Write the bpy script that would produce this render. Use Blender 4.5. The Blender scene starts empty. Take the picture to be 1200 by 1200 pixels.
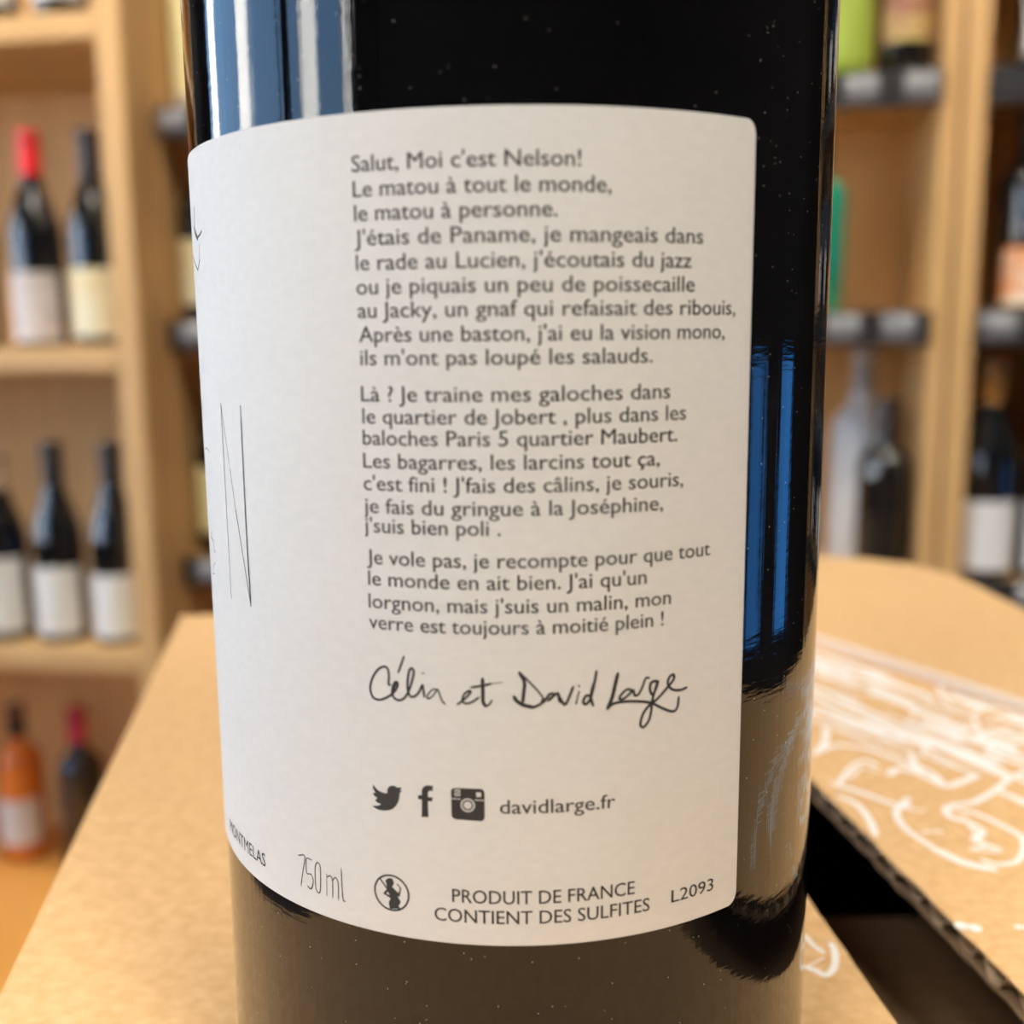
import bpy, bmesh, math, random
from math import sin, cos, pi, radians as R
from mathutils import Vector, Matrix
random.seed(7)
S = bpy.context.scene
COL = S.collection
EYE = 1.30                      # camera height above the floor, metres
# ---------------- camera ----------------
cd = bpy.data.cameras.new('camera'); cam = bpy.data.objects.new('camera', cd); COL.objects.link(cam)
cd.sensor_width = 36; cd.lens = 36*1263.6/1200; cd.clip_start = .005; cd.clip_end = 60
cam.matrix_world = Matrix.Translation((0, 0, EYE)) @ Matrix.Rotation(R(.156), 4, 'Z') @ Matrix.Rotation(R(90-9.453), 4, 'X') @ Matrix.Rotation(R(-.563), 4, 'Z')
cd.dof.use_dof = True; cd.dof.focus_distance = .117; cd.dof.aperture_fstop = cd.lens/2.3
S.camera = cam
# ---------------- world, sun, exposure ----------------
w = bpy.data.worlds.new('sky'); S.world = w; w.use_nodes = True
nt = w.node_tree; nt.nodes.clear()
tc = nt.nodes.new('ShaderNodeTexCoord'); sp = nt.nodes.new('ShaderNodeSeparateXYZ'); rp = nt.nodes.new('ShaderNodeValToRGB')
bg = nt.nodes.new('ShaderNodeBackground'); ow = nt.nodes.new('ShaderNodeOutputWorld')
nt.links.new(tc.outputs['Generated'], sp.inputs[0]); nt.links.new(sp.outputs[2], rp.inputs[0])
rp.color_ramp.elements[0].color = (.34, .62, 1, 1); rp.color_ramp.elements[1].color = (.10, .32, .85, 1)
nt.links.new(rp.outputs[0], bg.inputs[0]); bg.inputs[1].default_value = 4.5; nt.links.new(bg.outputs[0], ow.inputs[0])
sd = bpy.data.lights.new('sun', 'SUN'); sd.energy = 70; sd.color = (1, .95, .86); sd.angle = R(.6)
sun = bpy.data.objects.new('sun', sd); COL.objects.link(sun)
sun.rotation_euler = Vector((-.62, .25, -.62)).to_track_quat('-Z', 'Y').to_euler()
S.view_settings.view_transform = 'Standard'; S.view_settings.look = 'None'
S.view_settings.exposure = -.08; S.view_settings.gamma = 1; S.view_settings.use_curve_mapping = False
def area(name, x, y, z, sx, sy, power, color, shape='RECTANGLE'):
    l = bpy.data.lights.new(name, 'AREA'); l.shape = shape; l.size = sx
    if shape == 'RECTANGLE': l.size_y = sy
    l.energy = power; l.color = color
    o = bpy.data.objects.new(name, l); COL.objects.link(o); o.location = (x, y, z); return o
PANELS = [(-.8, -.85, 20), (.85, -.85, 27), (-.1, .45, 11), (-1.4, .8, 6), (1.3, .7, 6)]
for x, y, p in PANELS:
    o = area('panel_light', x, y, 2.712, .56, .56, p, (1, .90, .77))
    if y < 0: o.data.spread = R(118)         # beam narrowed to light the label and keep the shelves darker
SPOTS = [(-1.1, .95), (-.7, .88), (-.3, .82), (.35, .7), (.75, .62), (1.15, .55)]
for x, y in SPOTS:
    o = area('spot_light', x, y, 2.62, .07, 0, 2.9, (1, .9, .76), 'DISK'); o.data.spread = R(75)
    o.rotation_euler = Vector((.10, .70, -1.1)).to_track_quat('-Z', 'Y').to_euler()

# ---------------- materials ----------------
def mat(name, col, rough=.5, metal=0, noise=None, bump=None, coat=0, trans=0, ior=1.5, spec=.5, emit=None, alpha=1):
    m = bpy.data.materials.new(name); m.use_nodes = True; n = m.node_tree; b = n.nodes['Principled BSDF']
    b.inputs['Base Color'].default_value = (*col, 1); b.inputs['Roughness'].default_value = rough
    b.inputs['Metallic'].default_value = metal; b.inputs['IOR'].default_value = ior
    b.inputs['Coat Weight'].default_value = coat; b.inputs['Transmission Weight'].default_value = trans
    b.inputs['Specular IOR Level'].default_value = spec; b.inputs['Alpha'].default_value = alpha
    if emit: b.inputs['Emission Color'].default_value = (*emit[0], 1); b.inputs['Emission Strength'].default_value = emit[1]
    t = n.nodes.new('ShaderNodeTexCoord')
    if noise:                                   # (second colour, xyz scale, detail, contrast low, high)
        c2, sc, det, lo, hi = noise
        mp = n.nodes.new('ShaderNodeMapping'); mp.inputs['Scale'].default_value = sc
        nz = n.nodes.new('ShaderNodeTexNoise'); nz.inputs['Scale'].default_value = 1; nz.inputs['Detail'].default_value = det
        r = n.nodes.new('ShaderNodeValToRGB'); r.color_ramp.elements[0].position = lo; r.color_ramp.elements[1].position = hi
        r.color_ramp.elements[0].color = (*col, 1); r.color_ramp.elements[1].color = (*c2, 1)
        n.links.new(t.outputs['Object'], mp.inputs[0]); n.links.new(mp.outputs[0], nz.inputs[0])
        n.links.new(nz.outputs[0], r.inputs[0]); n.links.new(r.outputs[0], b.inputs['Base Color'])
    if bump:                                    # (xyz scale, strength, distance)
        sc, st, di = bump
        mp = n.nodes.new('ShaderNodeMapping'); mp.inputs['Scale'].default_value = sc
        nz = n.nodes.new('ShaderNodeTexNoise'); nz.inputs['Scale'].default_value = 1; nz.inputs['Detail'].default_value = 4
        bp = n.nodes.new('ShaderNodeBump'); bp.inputs['Strength'].default_value = st; bp.inputs['Distance'].default_value = di
        n.links.new(t.outputs['Object'], mp.inputs[0]); n.links.new(mp.outputs[0], nz.inputs[0])
        n.links.new(nz.outputs[0], bp.inputs['Height']); n.links.new(bp.outputs[0], b.inputs['Normal'])
    return m
M = {}
M['card'] = mat('kraft_cardboard', (.68, .43, .20), .62, noise=((.80, .545, .285), (420, 520, 420), 12, .32, .70), bump=((1500, 1900, 1500), .3, .0002), spec=.35)
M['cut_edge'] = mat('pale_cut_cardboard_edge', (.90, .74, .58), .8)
M['card_in'] = mat('shade_darkened_cardboard', (.24, .16, .095), .8, noise=((.34, .24, .15), (300, 300, 300), 6, .3, .7), spec=.2)  # colour darkened to carry the shade inside carton and flutes
M['paper'] = mat('label_paper', (.765, .77, .755), .6, noise=((.80, .805, .79), (700, 700, 1400), 8, .3, .7), bump=((2600, 2600, 3600), .12, .00005), spec=.3)
M['ink'] = mat('grey_black_ink', (.045, .043, .042), .55, spec=.3)
M['ink2'] = mat('soft_grey_ink', (.065, .062, .06), .6, spec=.3)
M['wood'] = mat('pine_shelf_wood', (.53, .32, .125), .5, noise=((.62, .385, .16), (3, 30, 2.5), 6, .3, .7))
M['wood_side'] = mat('pine_side_wood', (.53, .32, .125), .5, noise=((.62, .39, .165), (30, 3, 2), 6, .3, .7))
M['back'] = mat('plywood_back', (.60, .33, .11), .6, noise=((.68, .40, .15), (20, 3, 3), 5, .3, .7))
M['orange_wood'] = mat('varnished_orange_wood', (.78, .36, .07), .4, noise=((.85, .42, .10), (4, 30, 4), 5, .3, .7))
M['rail'] = mat('dark_price_rail', (.03, .03, .032), .35)
M['tag'] = mat('clear_plastic_tag', (.22, .225, .24), .10, bump=((160, 90, 90), .9, .004), coat=1)
M['wall'] = mat('charcoal_wall_paint', (.045, .042, .042), .8, noise=((.06, .055, .052), (3, 3, 3), 4, .3, .7))
M['ceil'] = mat('dim_ceiling_plaster', (.30, .28, .25), .9, noise=((.34, .31, .28), (4, 4, 4), 4, .3, .7))
M['floor'] = mat('brown_floor_boards', (.16, .10, .055), .45, noise=((.22, .14, .08), (2, 22, 2), 6, .3, .7))
M['frame'] = mat('dark_window_frame', (.03, .03, .03), .4)
M['pane'] = mat('window_glass', (1, 1, 1), .02, alpha=.06)
M['pier_white'] = mat('white_reflection_pier', (.85, .85, .83), .8, noise=((.75, .75, .73), (2, 2, 2), 4, .3, .7))
M['blue'] = mat('added_blue_glow', (.05, .2, .5), .3, emit=((.05, .28, .8), 3.0))  # added glow, reflected as blue streaks in the bottle
M['flute'] = mat('fluting_paper', (.55, .41, .27), .8, noise=((.66, .52, .36), (300, 300, 300), 6, .3, .7))
M['inner_flap'] = mat('shade_darkened_flap_board', (.34, .22, .12), .8, noise=((.40, .27, .15), (300, 300, 300), 6, .3, .7))  # flap tone lowered to paint in the shade below the slot
M['white_ink'] = mat('white_screen_print', (.93, .92, .90), .6, spec=.3)
M['table'] = mat('oak_table', (.42, .24, .10), .5, noise=((.5, .3, .14), (3, 30, 3), 5, .3, .7))

def finish_bottle_glass(name, col, specks=True, rough=.035):
    """dark polished glass: faint mould streaks running up the body, orange peel, grains of dust"""
    m = bpy.data.materials.new(name); m.use_nodes = True; n = m.node_tree; b = n.nodes['Principled BSDF']
    b.inputs['Base Color'].default_value = (*col, 1); b.inputs['Roughness'].default_value = rough; b.inputs['IOR'].default_value = 1.52
    t = n.nodes.new('ShaderNodeTexCoord')
    def nz(sc, det):
        mp = n.nodes.new('ShaderNodeMapping'); mp.inputs['Scale'].default_value = sc
        z = n.nodes.new('ShaderNodeTexNoise'); z.inputs['Scale'].default_value = 1; z.inputs['Detail'].default_value = det
        n.links.new(t.outputs['Object'], mp.inputs[0]); n.links.new(mp.outputs[0], z.inputs[0]); return z
    a = nz((900, 900, 7), 3); c = nz((300, 300, 1500), 2)
    b1 = n.nodes.new('ShaderNodeBump'); b1.inputs['Strength'].default_value = .14; b1.inputs['Distance'].default_value = .0002
    b2 = n.nodes.new('ShaderNodeBump'); b2.inputs['Strength'].default_value = .14; b2.inputs['Distance'].default_value = .0001
    n.links.new(a.outputs[0], b1.inputs['Height']); n.links.new(c.outputs[0], b2.inputs['Height'])
    n.links.new(b1.outputs[0], b2.inputs['Normal']); n.links.new(b2.outputs[0], b.inputs['Normal'])
    if specks:
        v = n.nodes.new('ShaderNodeTexVoronoi'); v.inputs['Scale'].default_value = 1500
        n.links.new(t.outputs['Object'], v.inputs[0])
        s = n.nodes.new('ShaderNodeSeparateColor'); n.links.new(v.outputs['Color'], s.inputs[0])
        g1 = n.nodes.new('ShaderNodeMath'); g1.operation = 'LESS_THAN'; g1.inputs[1].default_value = .085; n.links.new(v.outputs['Distance'], g1.inputs[0])
        g2 = n.nodes.new('ShaderNodeMath'); g2.operation = 'GREATER_THAN'; g2.inputs[1].default_value = .80; n.links.new(s.outputs[0], g2.inputs[0])
        g3 = n.nodes.new('ShaderNodeMath'); g3.operation = 'MULTIPLY'; n.links.new(g1.outputs[0], g3.inputs[0]); n.links.new(g2.outputs[0], g3.inputs[1])
        mx = n.nodes.new('ShaderNodeMix'); mx.data_type = 'RGBA'
        mx.inputs[6].default_value = (*col, 1); mx.inputs[7].default_value = (.55, .52, .46, 1)
        n.links.new(g3.outputs[0], mx.inputs[0]); n.links.new(mx.outputs[2], b.inputs['Base Color'])
        mr = n.nodes.new('ShaderNodeMath'); mr.operation = 'MULTIPLY_ADD'; mr.inputs[1].default_value = .7; mr.inputs[2].default_value = rough
        n.links.new(g3.outputs[0], mr.inputs[0]); n.links.new(mr.outputs[0], b.inputs['Roughness'])
    return m
M['glass'] = finish_bottle_glass('black_bottle_glass', (.0035, .0035, .004))

# ---------------- mesh helpers ----------------
def obj(name, verts, faces, m, parent=None, smooth=False, loc=None):
    me = bpy.data.meshes.new(name); me.from_pydata([tuple(v) for v in verts], [], faces); me.validate(); me.update()
    me.materials.append(m)
    if smooth: me.polygons.foreach_set('use_smooth', [True]*len(me.polygons))
    o = bpy.data.objects.new(name, me); COL.objects.link(o)
    if parent: o.parent = parent
    if loc: o.location = loc
    return o
def bevel(o, wd, seg=2):
    b = o.modifiers.new('bevel', 'BEVEL'); b.width = wd; b.segments = seg; b.limit_method = 'ANGLE'; b.angle_limit = R(40)
    return o
def smooth_angle(o, ang=35):
    bm = bmesh.new(); bm.from_mesh(o.data)
    for e in bm.edges:
        if len(e.link_faces) == 2 and e.calc_face_angle(0) > R(ang): e.smooth = False
    for f in bm.faces: f.smooth = True
    bm.to_mesh(o.data); bm.free(); return o
class MB:
    def __init__(s): s.v = []; s.f = []
    def box(s, x0, x1, y0, y1, z0, z1):
        k = len(s.v)
        s.v += [(x0,y0,z0),(x1,y0,z0),(x1,y1,z0),(x0,y1,z0),(x0,y0,z1),(x1,y0,z1),(x1,y1,z1),(x0,y1,z1)]
        s.f += [tuple(k+i for i in q) for q in ((0,3,2,1),(4,5,6,7),(0,1,5,4),(1,2,6,5),(2,3,7,6),(3,0,4,7))]; return s
    def prism(s, pts, z0, z1):
        k = len(s.v); n = len(pts)
        ar = sum(pts[i][0]*pts[(i+1)%n][1]-pts[(i+1)%n][0]*pts[i][1] for i in range(n))
        if ar < 0: pts = pts[::-1]
        s.v += [(x,y,z0) for x,y in pts] + [(x,y,z1) for x,y in pts]
        s.f.append(tuple(k+i for i in reversed(range(n)))); s.f.append(tuple(k+n+i for i in range(n)))
        for i in range(n): j = (i+1)%n; s.f.append((k+i, k+j, k+n+j, k+n+i))
        return s
    def lathe(s, prof, n=48, cx=0, cy=0, cap=True):
        k = len(s.v)
        for r, z in prof: s.v += [(cx+r*cos(2*pi*i/n), cy+r*sin(2*pi*i/n), z) for i in range(n)]
        for j in range(len(prof)-1):
            for i in range(n):
                a = k+j*n+i; b = k+j*n+(i+1)%n; s.f.append((a, b, b+n, a+n))
        if cap:
            s.f.append(tuple(k+i for i in reversed(range(n)))); s.f.append(tuple(k+(len(prof)-1)*n+i for i in range(n)))
        return s
    def build(s, name, m, parent=None, smooth=False): return obj(name, s.v, s.f, m, parent, smooth)
def empty(name, loc, rz=0):
    o = bpy.data.objects.new(name, None); COL.objects.link(o); o.location = loc; o.rotation_euler = (0, 0, rz); o.empty_display_size = .05; return o
def tag(o, label=None, cat=None, group=None, kind=None):
    for k, v in (('label', label), ('category', cat), ('group', group), ('kind', kind)):
        if v: o[k] = v
    return o
def smooth_line(pts, sub=6):
    """Catmull-Rom through the points"""
    if len(pts) < 3: return [Vector(p) for p in pts]
    P = [Vector(p) for p in pts]; P = [P[0]*2-P[1]] + P + [P[-1]*2-P[-2]]; out = []
    for i in range(1, len(P)-2):
        for j in range(sub):
            t = j/sub; a, b, c, d = P[i-1:i+3]
            out.append(.5*((2*b)+(c-a)*t+(2*a-5*b+4*c-d)*t*t+(3*b-a-3*c+d)*t**3))
    out.append(P[-2]); return out
def ribbon(V, F, pts, hw, lift=0, taper=True, sub=6):
    """flat brush stroke in the plane, round ends"""
    L = smooth_line(pts, sub); n = len(L); k = len(V)
    for i, p in enumerate(L):
        t = (L[min(i+1, n-1)]-L[max(i-1, 0)]); t = t.normalized() if t.length > 1e-9 else Vector((1, 0))
        q = Vector((-t.y, t.x)); h = hw*(.55 if taper and i in (0, n-1) else 1)
        V += [(p.x+q.x*h, p.y+q.y*h, lift), (p.x-q.x*h, p.y-q.y*h, lift)]
    for i in range(n-1): F.append((k+2*i, k+2*i+1, k+2*i+3, k+2*i+2))
    for p in (L[0], L[-1]):
        k = len(V); V += [(p.x+cos(a*pi/4)*hw*.8, p.y+sin(a*pi/4)*hw*.8, lift+2e-3) for a in range(8)]; F.append(tuple(range(k, k+8)))

# ---------------- the room (setting) ----------------
def struct(o): o['kind'] = 'structure'; return o
X0, X1, Y0, Y1, CZ = -2.6, 2.5, -2.6, 2.25, 2.75
struct(MB().box(X0, X1, Y0, Y1, -.08, 0).build('floor', M['floor']))
struct(MB().box(X0-.15, X1+.15, Y0-.15, Y1+.15, CZ, CZ+.12).build('ceiling', M['ceil']))
struct(MB().box(X0-.15, X1+.15, Y1, Y1+.15, -.08, CZ).build('wall_back', M['wall']))
struct(MB().box(X0-.15, X1+.15, Y0-.15, Y0, -.08, CZ).build('wall_front', M['wall']))
struct(MB().box(X1, X1+.15, Y0, Y1, -.08, CZ).build('wall_right', M['wall']))
WIN = [(-1.95, -.50), (-.38, 1.85)]; WZ0, WZ1 = .85, 2.45
wl = MB().box(X0-.15, X0, Y0, Y1, -.08, WZ0).box(X0-.15, X0, Y0, Y1, WZ1, CZ)
for a, b in ((Y0, WIN[0][0]), (WIN[0][1], WIN[1][0]), (WIN[1][1], Y1)): wl.box(X0-.15, X0, a, b, WZ0, WZ1)
struct(wl.build('wall_left', M['wall']))
for i, (a, b) in enumerate(WIN):
    f = MB().box(X0-.10, X0-.04, a, b, WZ0, WZ0+.05).box(X0-.10, X0-.04, a, b, WZ1-.05, WZ1).box(X0-.10, X0-.04, a, a+.05, WZ0+.05, WZ1-.05).box(X0-.10, X0-.04, b-.05, b, WZ0+.05, WZ1-.05)
    fr = struct(f.build('window_%d' % (i+1), M['frame']))
    MB().box(X0-.075, X0-.069, a+.05, b-.05, WZ0+.05, WZ1-.05).build('pane', M['pane'], fr)
for i, (a, b) in enumerate(WIN):
    l = bpy.data.lights.new('window_portal', 'AREA'); l.shape = 'RECTANGLE'; l.size = WZ1-WZ0; l.size_y = b-a; l.cycles.is_portal = True
    o = bpy.data.objects.new('window_portal', l); COL.objects.link(o); o.location = (X0-.02, (a+b)/2, (WZ0+WZ1)/2); o.rotation_euler = (0, -pi/2, 0)
# baseboard under the shelves' wall
struct(MB().box(X0, X1, Y1-.015, Y1, 0, .10).build('baseboard_back', M['frame']))
# print artwork, millimetres on the label / on the carton lid
SIGNATURE = [(0.058,[(-12.36,-33.28),(-12.54,-33.21),(-12.47,-32.32),(-12.64,-31.64),(-13.09,-31.55),(-13.71,-31.98),(-14.27,-32.83),(-14.55,-33.87),(-14.29,-34.7),(-13.67,-34.93),(-12.98,-34.7),(-12.22,-34.21),(-11.68,-33.51),(-11.58,-33.05),(-11.8,-32.96),(-12.09,-33.42),(-12.18,-34.14),(-11.92,-34.61),(-11.4,-34.73),(-10.88,-34.42),(-10.43,-33.66),(-10.07,-32.63),(-9.89,-31.77),(-10.1,-31.44),(-10.35,-31.74),(-10.54,-32.68),(-10.55,-33.67),(-10.29,-34.24),(-9.86,-34.2),(-9.42,-33.77),(-9.06,-33.03),(-8.99,-33.38),(-8.88,-34.19)]),(0.064,[(-11.8,-33.13),(-12.03,-33.55),(-11.87,-33.14),(-12.12,-33.85)]),(0.038,[(-7.65,-33.43),(-8.0,-33.38),(-8.5,-33.9),(-8.57,-34.3),(-8.26,-34.23),(-7.79,-33.7),(-7.58,-33.34),(-7.37,-33.8),(-7.16,-34.42),(-6.86,-34.78)]),(0.051,[(-10.85,-30.32),(-11.15,-31.12),(-11.48,-31.96)]),(0.038,[(-9.06,-31.86),(-8.87,-31.85)]),(0.051,[(-5.64,-34.74),(-5.23,-34.43),(-4.68,-33.91),(-4.34,-33.44),(-4.61,-33.41),(-5.02,-33.79),(-5.16,-34.36),(-4.82,-34.62),(-4.2,-34.44),(-3.59,-33.99)]),(0.083,[(-3.2,-32.16),(-3.19,-33.42),(-3.18,-34.4),(-2.94,-34.84)]),(0.045,[(-2.94,-34.84),(-2.62,-34.68),(-2.35,-34.25)]),(0.058,[(-4.3,-33.02),(-3.19,-32.82),(-2.39,-32.62)]),(0.032,[(-2.39,-32.62),(-1.38,-32.48)]),(0.081,[(0.28,-31.54),(0.74,-32.42),(0.67,-33.54),(0.57,-34.43)]),(0.044,[(0.31,-31.54),(1.09,-32.33),(2.03,-33.38),(2.53,-34.11)]),(0.066,[(2.53,-34.11),(2.28,-34.64),(1.58,-34.96)]),(0.088,[(1.58,-34.96),(0.65,-34.72),(0.03,-34.32),(-0.25,-33.9)]),(0.059,[(3.74,-33.76),(3.19,-33.68),(2.77,-34.19),(2.54,-34.54)]),(0.066,[(2.97,-34.36),(3.55,-33.85),(3.92,-33.7),(4.03,-34.3),(4.22,-34.58)]),(0.066,[(3.97,-33.89),(4.25,-34.39),(4.57,-34.8),(4.92,-34.25),(5.37,-33.1)]),(0.066,[(5.93,-33.64),(5.67,-34.73)]),(0.052,[(5.89,-33.02),(5.98,-33.09)]),(0.066,[(7.02,-34.1),(6.61,-34.08),(6.35,-34.63),(6.59,-34.89),(7.03,-34.42),(7.43,-32.91),(7.64,-31.71)]),(0.066,[(7.35,-32.9),(7.1,-34.18),(7.32,-35.09)]),(0.088,[(9.77,-32.13),(9.47,-33.36),(9.17,-34.56),(8.74,-35.52)]),(0.066,[(8.74,-35.52),(9.35,-35.08),(10.51,-34.99),(11.87,-35.12),(13.27,-35.44),(14.55,-36.17),(15.67,-36.65),(16.21,-36.31),(16.36,-35.28)]),(0.059,[(11.32,-33.97),(10.73,-33.79),(10.15,-34.23),(9.95,-34.67),(10.42,-34.66),(11.08,-34.18),(11.36,-33.93),(11.51,-34.43),(11.85,-34.46),(12.26,-33.85),(12.66,-32.91),(13.04,-32.9)]),(0.066,[(13.9,-33.32),(13.29,-33.38),(13.13,-34.02),(13.42,-34.63),(13.84,-33.93),(13.99,-33.29),(13.67,-34.24),(13.36,-35.36),(13.3,-36.18),(13.06,-37.15),(12.51,-37.78),(12.15,-37.46),(12.43,-36.42),(13.1,-35.66),(13.97,-35.1),(14.93,-34.23),(15.73,-33.41),(15.71,-32.92),(15.25,-33.11),(15.09,-33.75),(15.58,-34.39),(16.52,-34.6),(17.28,-34.45)])]
VOLUME_MARK = [(0.038,[(-24.76,-53.72),(-23.77,-53.53),(-24.15,-55.31),(-24.55,-57.07)]),(0.038,[(-22.76,-53.67),(-23.52,-53.74),(-23.58,-55.31),(-22.94,-55.3),(-22.66,-55.98),(-22.99,-56.94),(-23.55,-56.79)]),(0.038,[(-21.93,-53.63),(-22.29,-54.34),(-22.33,-56.44),(-22.01,-57.06),(-21.68,-56.62),(-21.56,-54.13),(-21.93,-53.63)]),(0.038,[(-20.71,-54.67),(-20.81,-57.02)]),(0.038,[(-20.71,-54.97),(-20.25,-54.73),(-19.96,-55.17),(-20.01,-57.03)]),(0.038,[(-19.96,-55.17),(-19.57,-54.72),(-19.23,-55.25),(-19.27,-57.08)]),(0.038,[(-18.77,-53.54),(-18.69,-56.69),(-18.39,-57.04)])]
FRONT_LETTERING = [(0.029,[(-36.16,-7.12),(-36.11,-28.04)]),(0.029,[(-36.16,-7.12),(-33.58,-18.18)]),(0.043,[(-33.58,-18.18),(-31.23,-27.95)]),(0.038,[(-31.31,-7.14),(-31.39,-19.69),(-31.23,-27.95)]),(0.032,[(-44.1,13.58),(-44.4,12.26),(-44.87,11.47)]),(0.07,[(-44.87,11.47),(-43.94,10.73),(-43.02,10.21)]),(0.032,[(-42.99,10.33),(-41.78,10.52),(-40.87,10.81)]),(0.028,[(-42.31,9.58),(-42.59,7.92)]),(0.049,[(-42.59,7.92),(-43.92,6.96)]),(0.028,[(-43.92,6.96),(-46.69,8.17),(-48.33,8.87)])]
CAT_DRAWING = [(0.013,[(-46.2,-12.73),(-44.29,-12.4),(-42.66,-12.67)]),(0.013,[(-48.34,-13.57),(-42.46,-13.89)]),(0.013,[(-47.14,-14.02),(-42.2,-14.84)]),(0.032,[(-44.1,-21.9),(-44.73,-22.58)]),(0.019,[(-44.73,-22.58),(-43.19,-22.89),(-43.17,-23.7),(-42.45,-23.98)]),(0.013,[(-42.9,-25.21),(-44.41,-26.09),(-44.97,-26.87),(-43.56,-26.61)])]
BIRD = [(-14.6,-43.7),(-14.12,-44.21),(-13.56,-44.41),(-13.06,-44.41),(-13.02,-44.0),(-12.78,-43.68),(-12.43,-43.54),(-12.13,-43.56),(-11.94,-43.69),(-11.44,-43.61),(-11.64,-43.88),(-11.44,-44.0),(-11.68,-44.18),(-11.77,-44.84),(-12.08,-45.53),(-12.58,-46.03),(-13.33,-46.28),(-14.09,-46.29),(-14.75,-46.01),(-14.21,-45.91),(-13.76,-45.67),(-14.2,-45.56),(-14.39,-45.27),(-14.13,-45.13),(-14.49,-44.89),(-14.63,-44.61),(-14.34,-44.58),(-14.59,-44.18)]
LETTER_F = [(-8.23,-43.1),(-8.86,-43.11),(-9.21,-43.3),(-9.39,-43.69),(-9.39,-44.16),(-9.78,-44.23),(-9.78,-44.62),(-9.39,-44.63),(-9.46,-46.43),(-8.76,-46.37),(-8.78,-44.73),(-8.35,-44.71),(-8.27,-44.3),(-8.75,-44.3),(-8.75,-43.85),(-8.64,-43.66),(-8.27,-43.6)]
CAMERA = [(-6.44,-43.44),(-6.3,-43.24),(-6.02,-43.14),(-3.47,-43.15),(-3.25,-43.28),(-3.17,-43.57),(-3.2,-46.07),(-3.33,-46.34),(-3.57,-46.45),(-6.02,-46.38),(-6.34,-46.23),(-6.44,-45.95)]
WOMAN = [(-13.44,-54.05),(-13.54,-53.7),(-13.32,-53.47),(-13.04,-53.33),(-12.74,-53.39),(-12.61,-53.68),(-12.61,-53.95),(-12.83,-54.25),(-12.13,-54.8),(-12.01,-54.42),(-11.99,-54.2),(-12.31,-53.92),(-12.21,-53.79),(-11.82,-54.23),(-11.99,-55.15),(-12.23,-55.21),(-11.94,-55.63),(-11.97,-55.9),(-12.17,-56.18),(-11.95,-56.46),(-13.13,-56.69),(-13.25,-56.05),(-13.04,-55.5),(-13.84,-55.14),(-13.39,-54.55)]
HOLE = [(-13.52,-55.07),(-13.29,-54.88),(-13.07,-55.22)]
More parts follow.
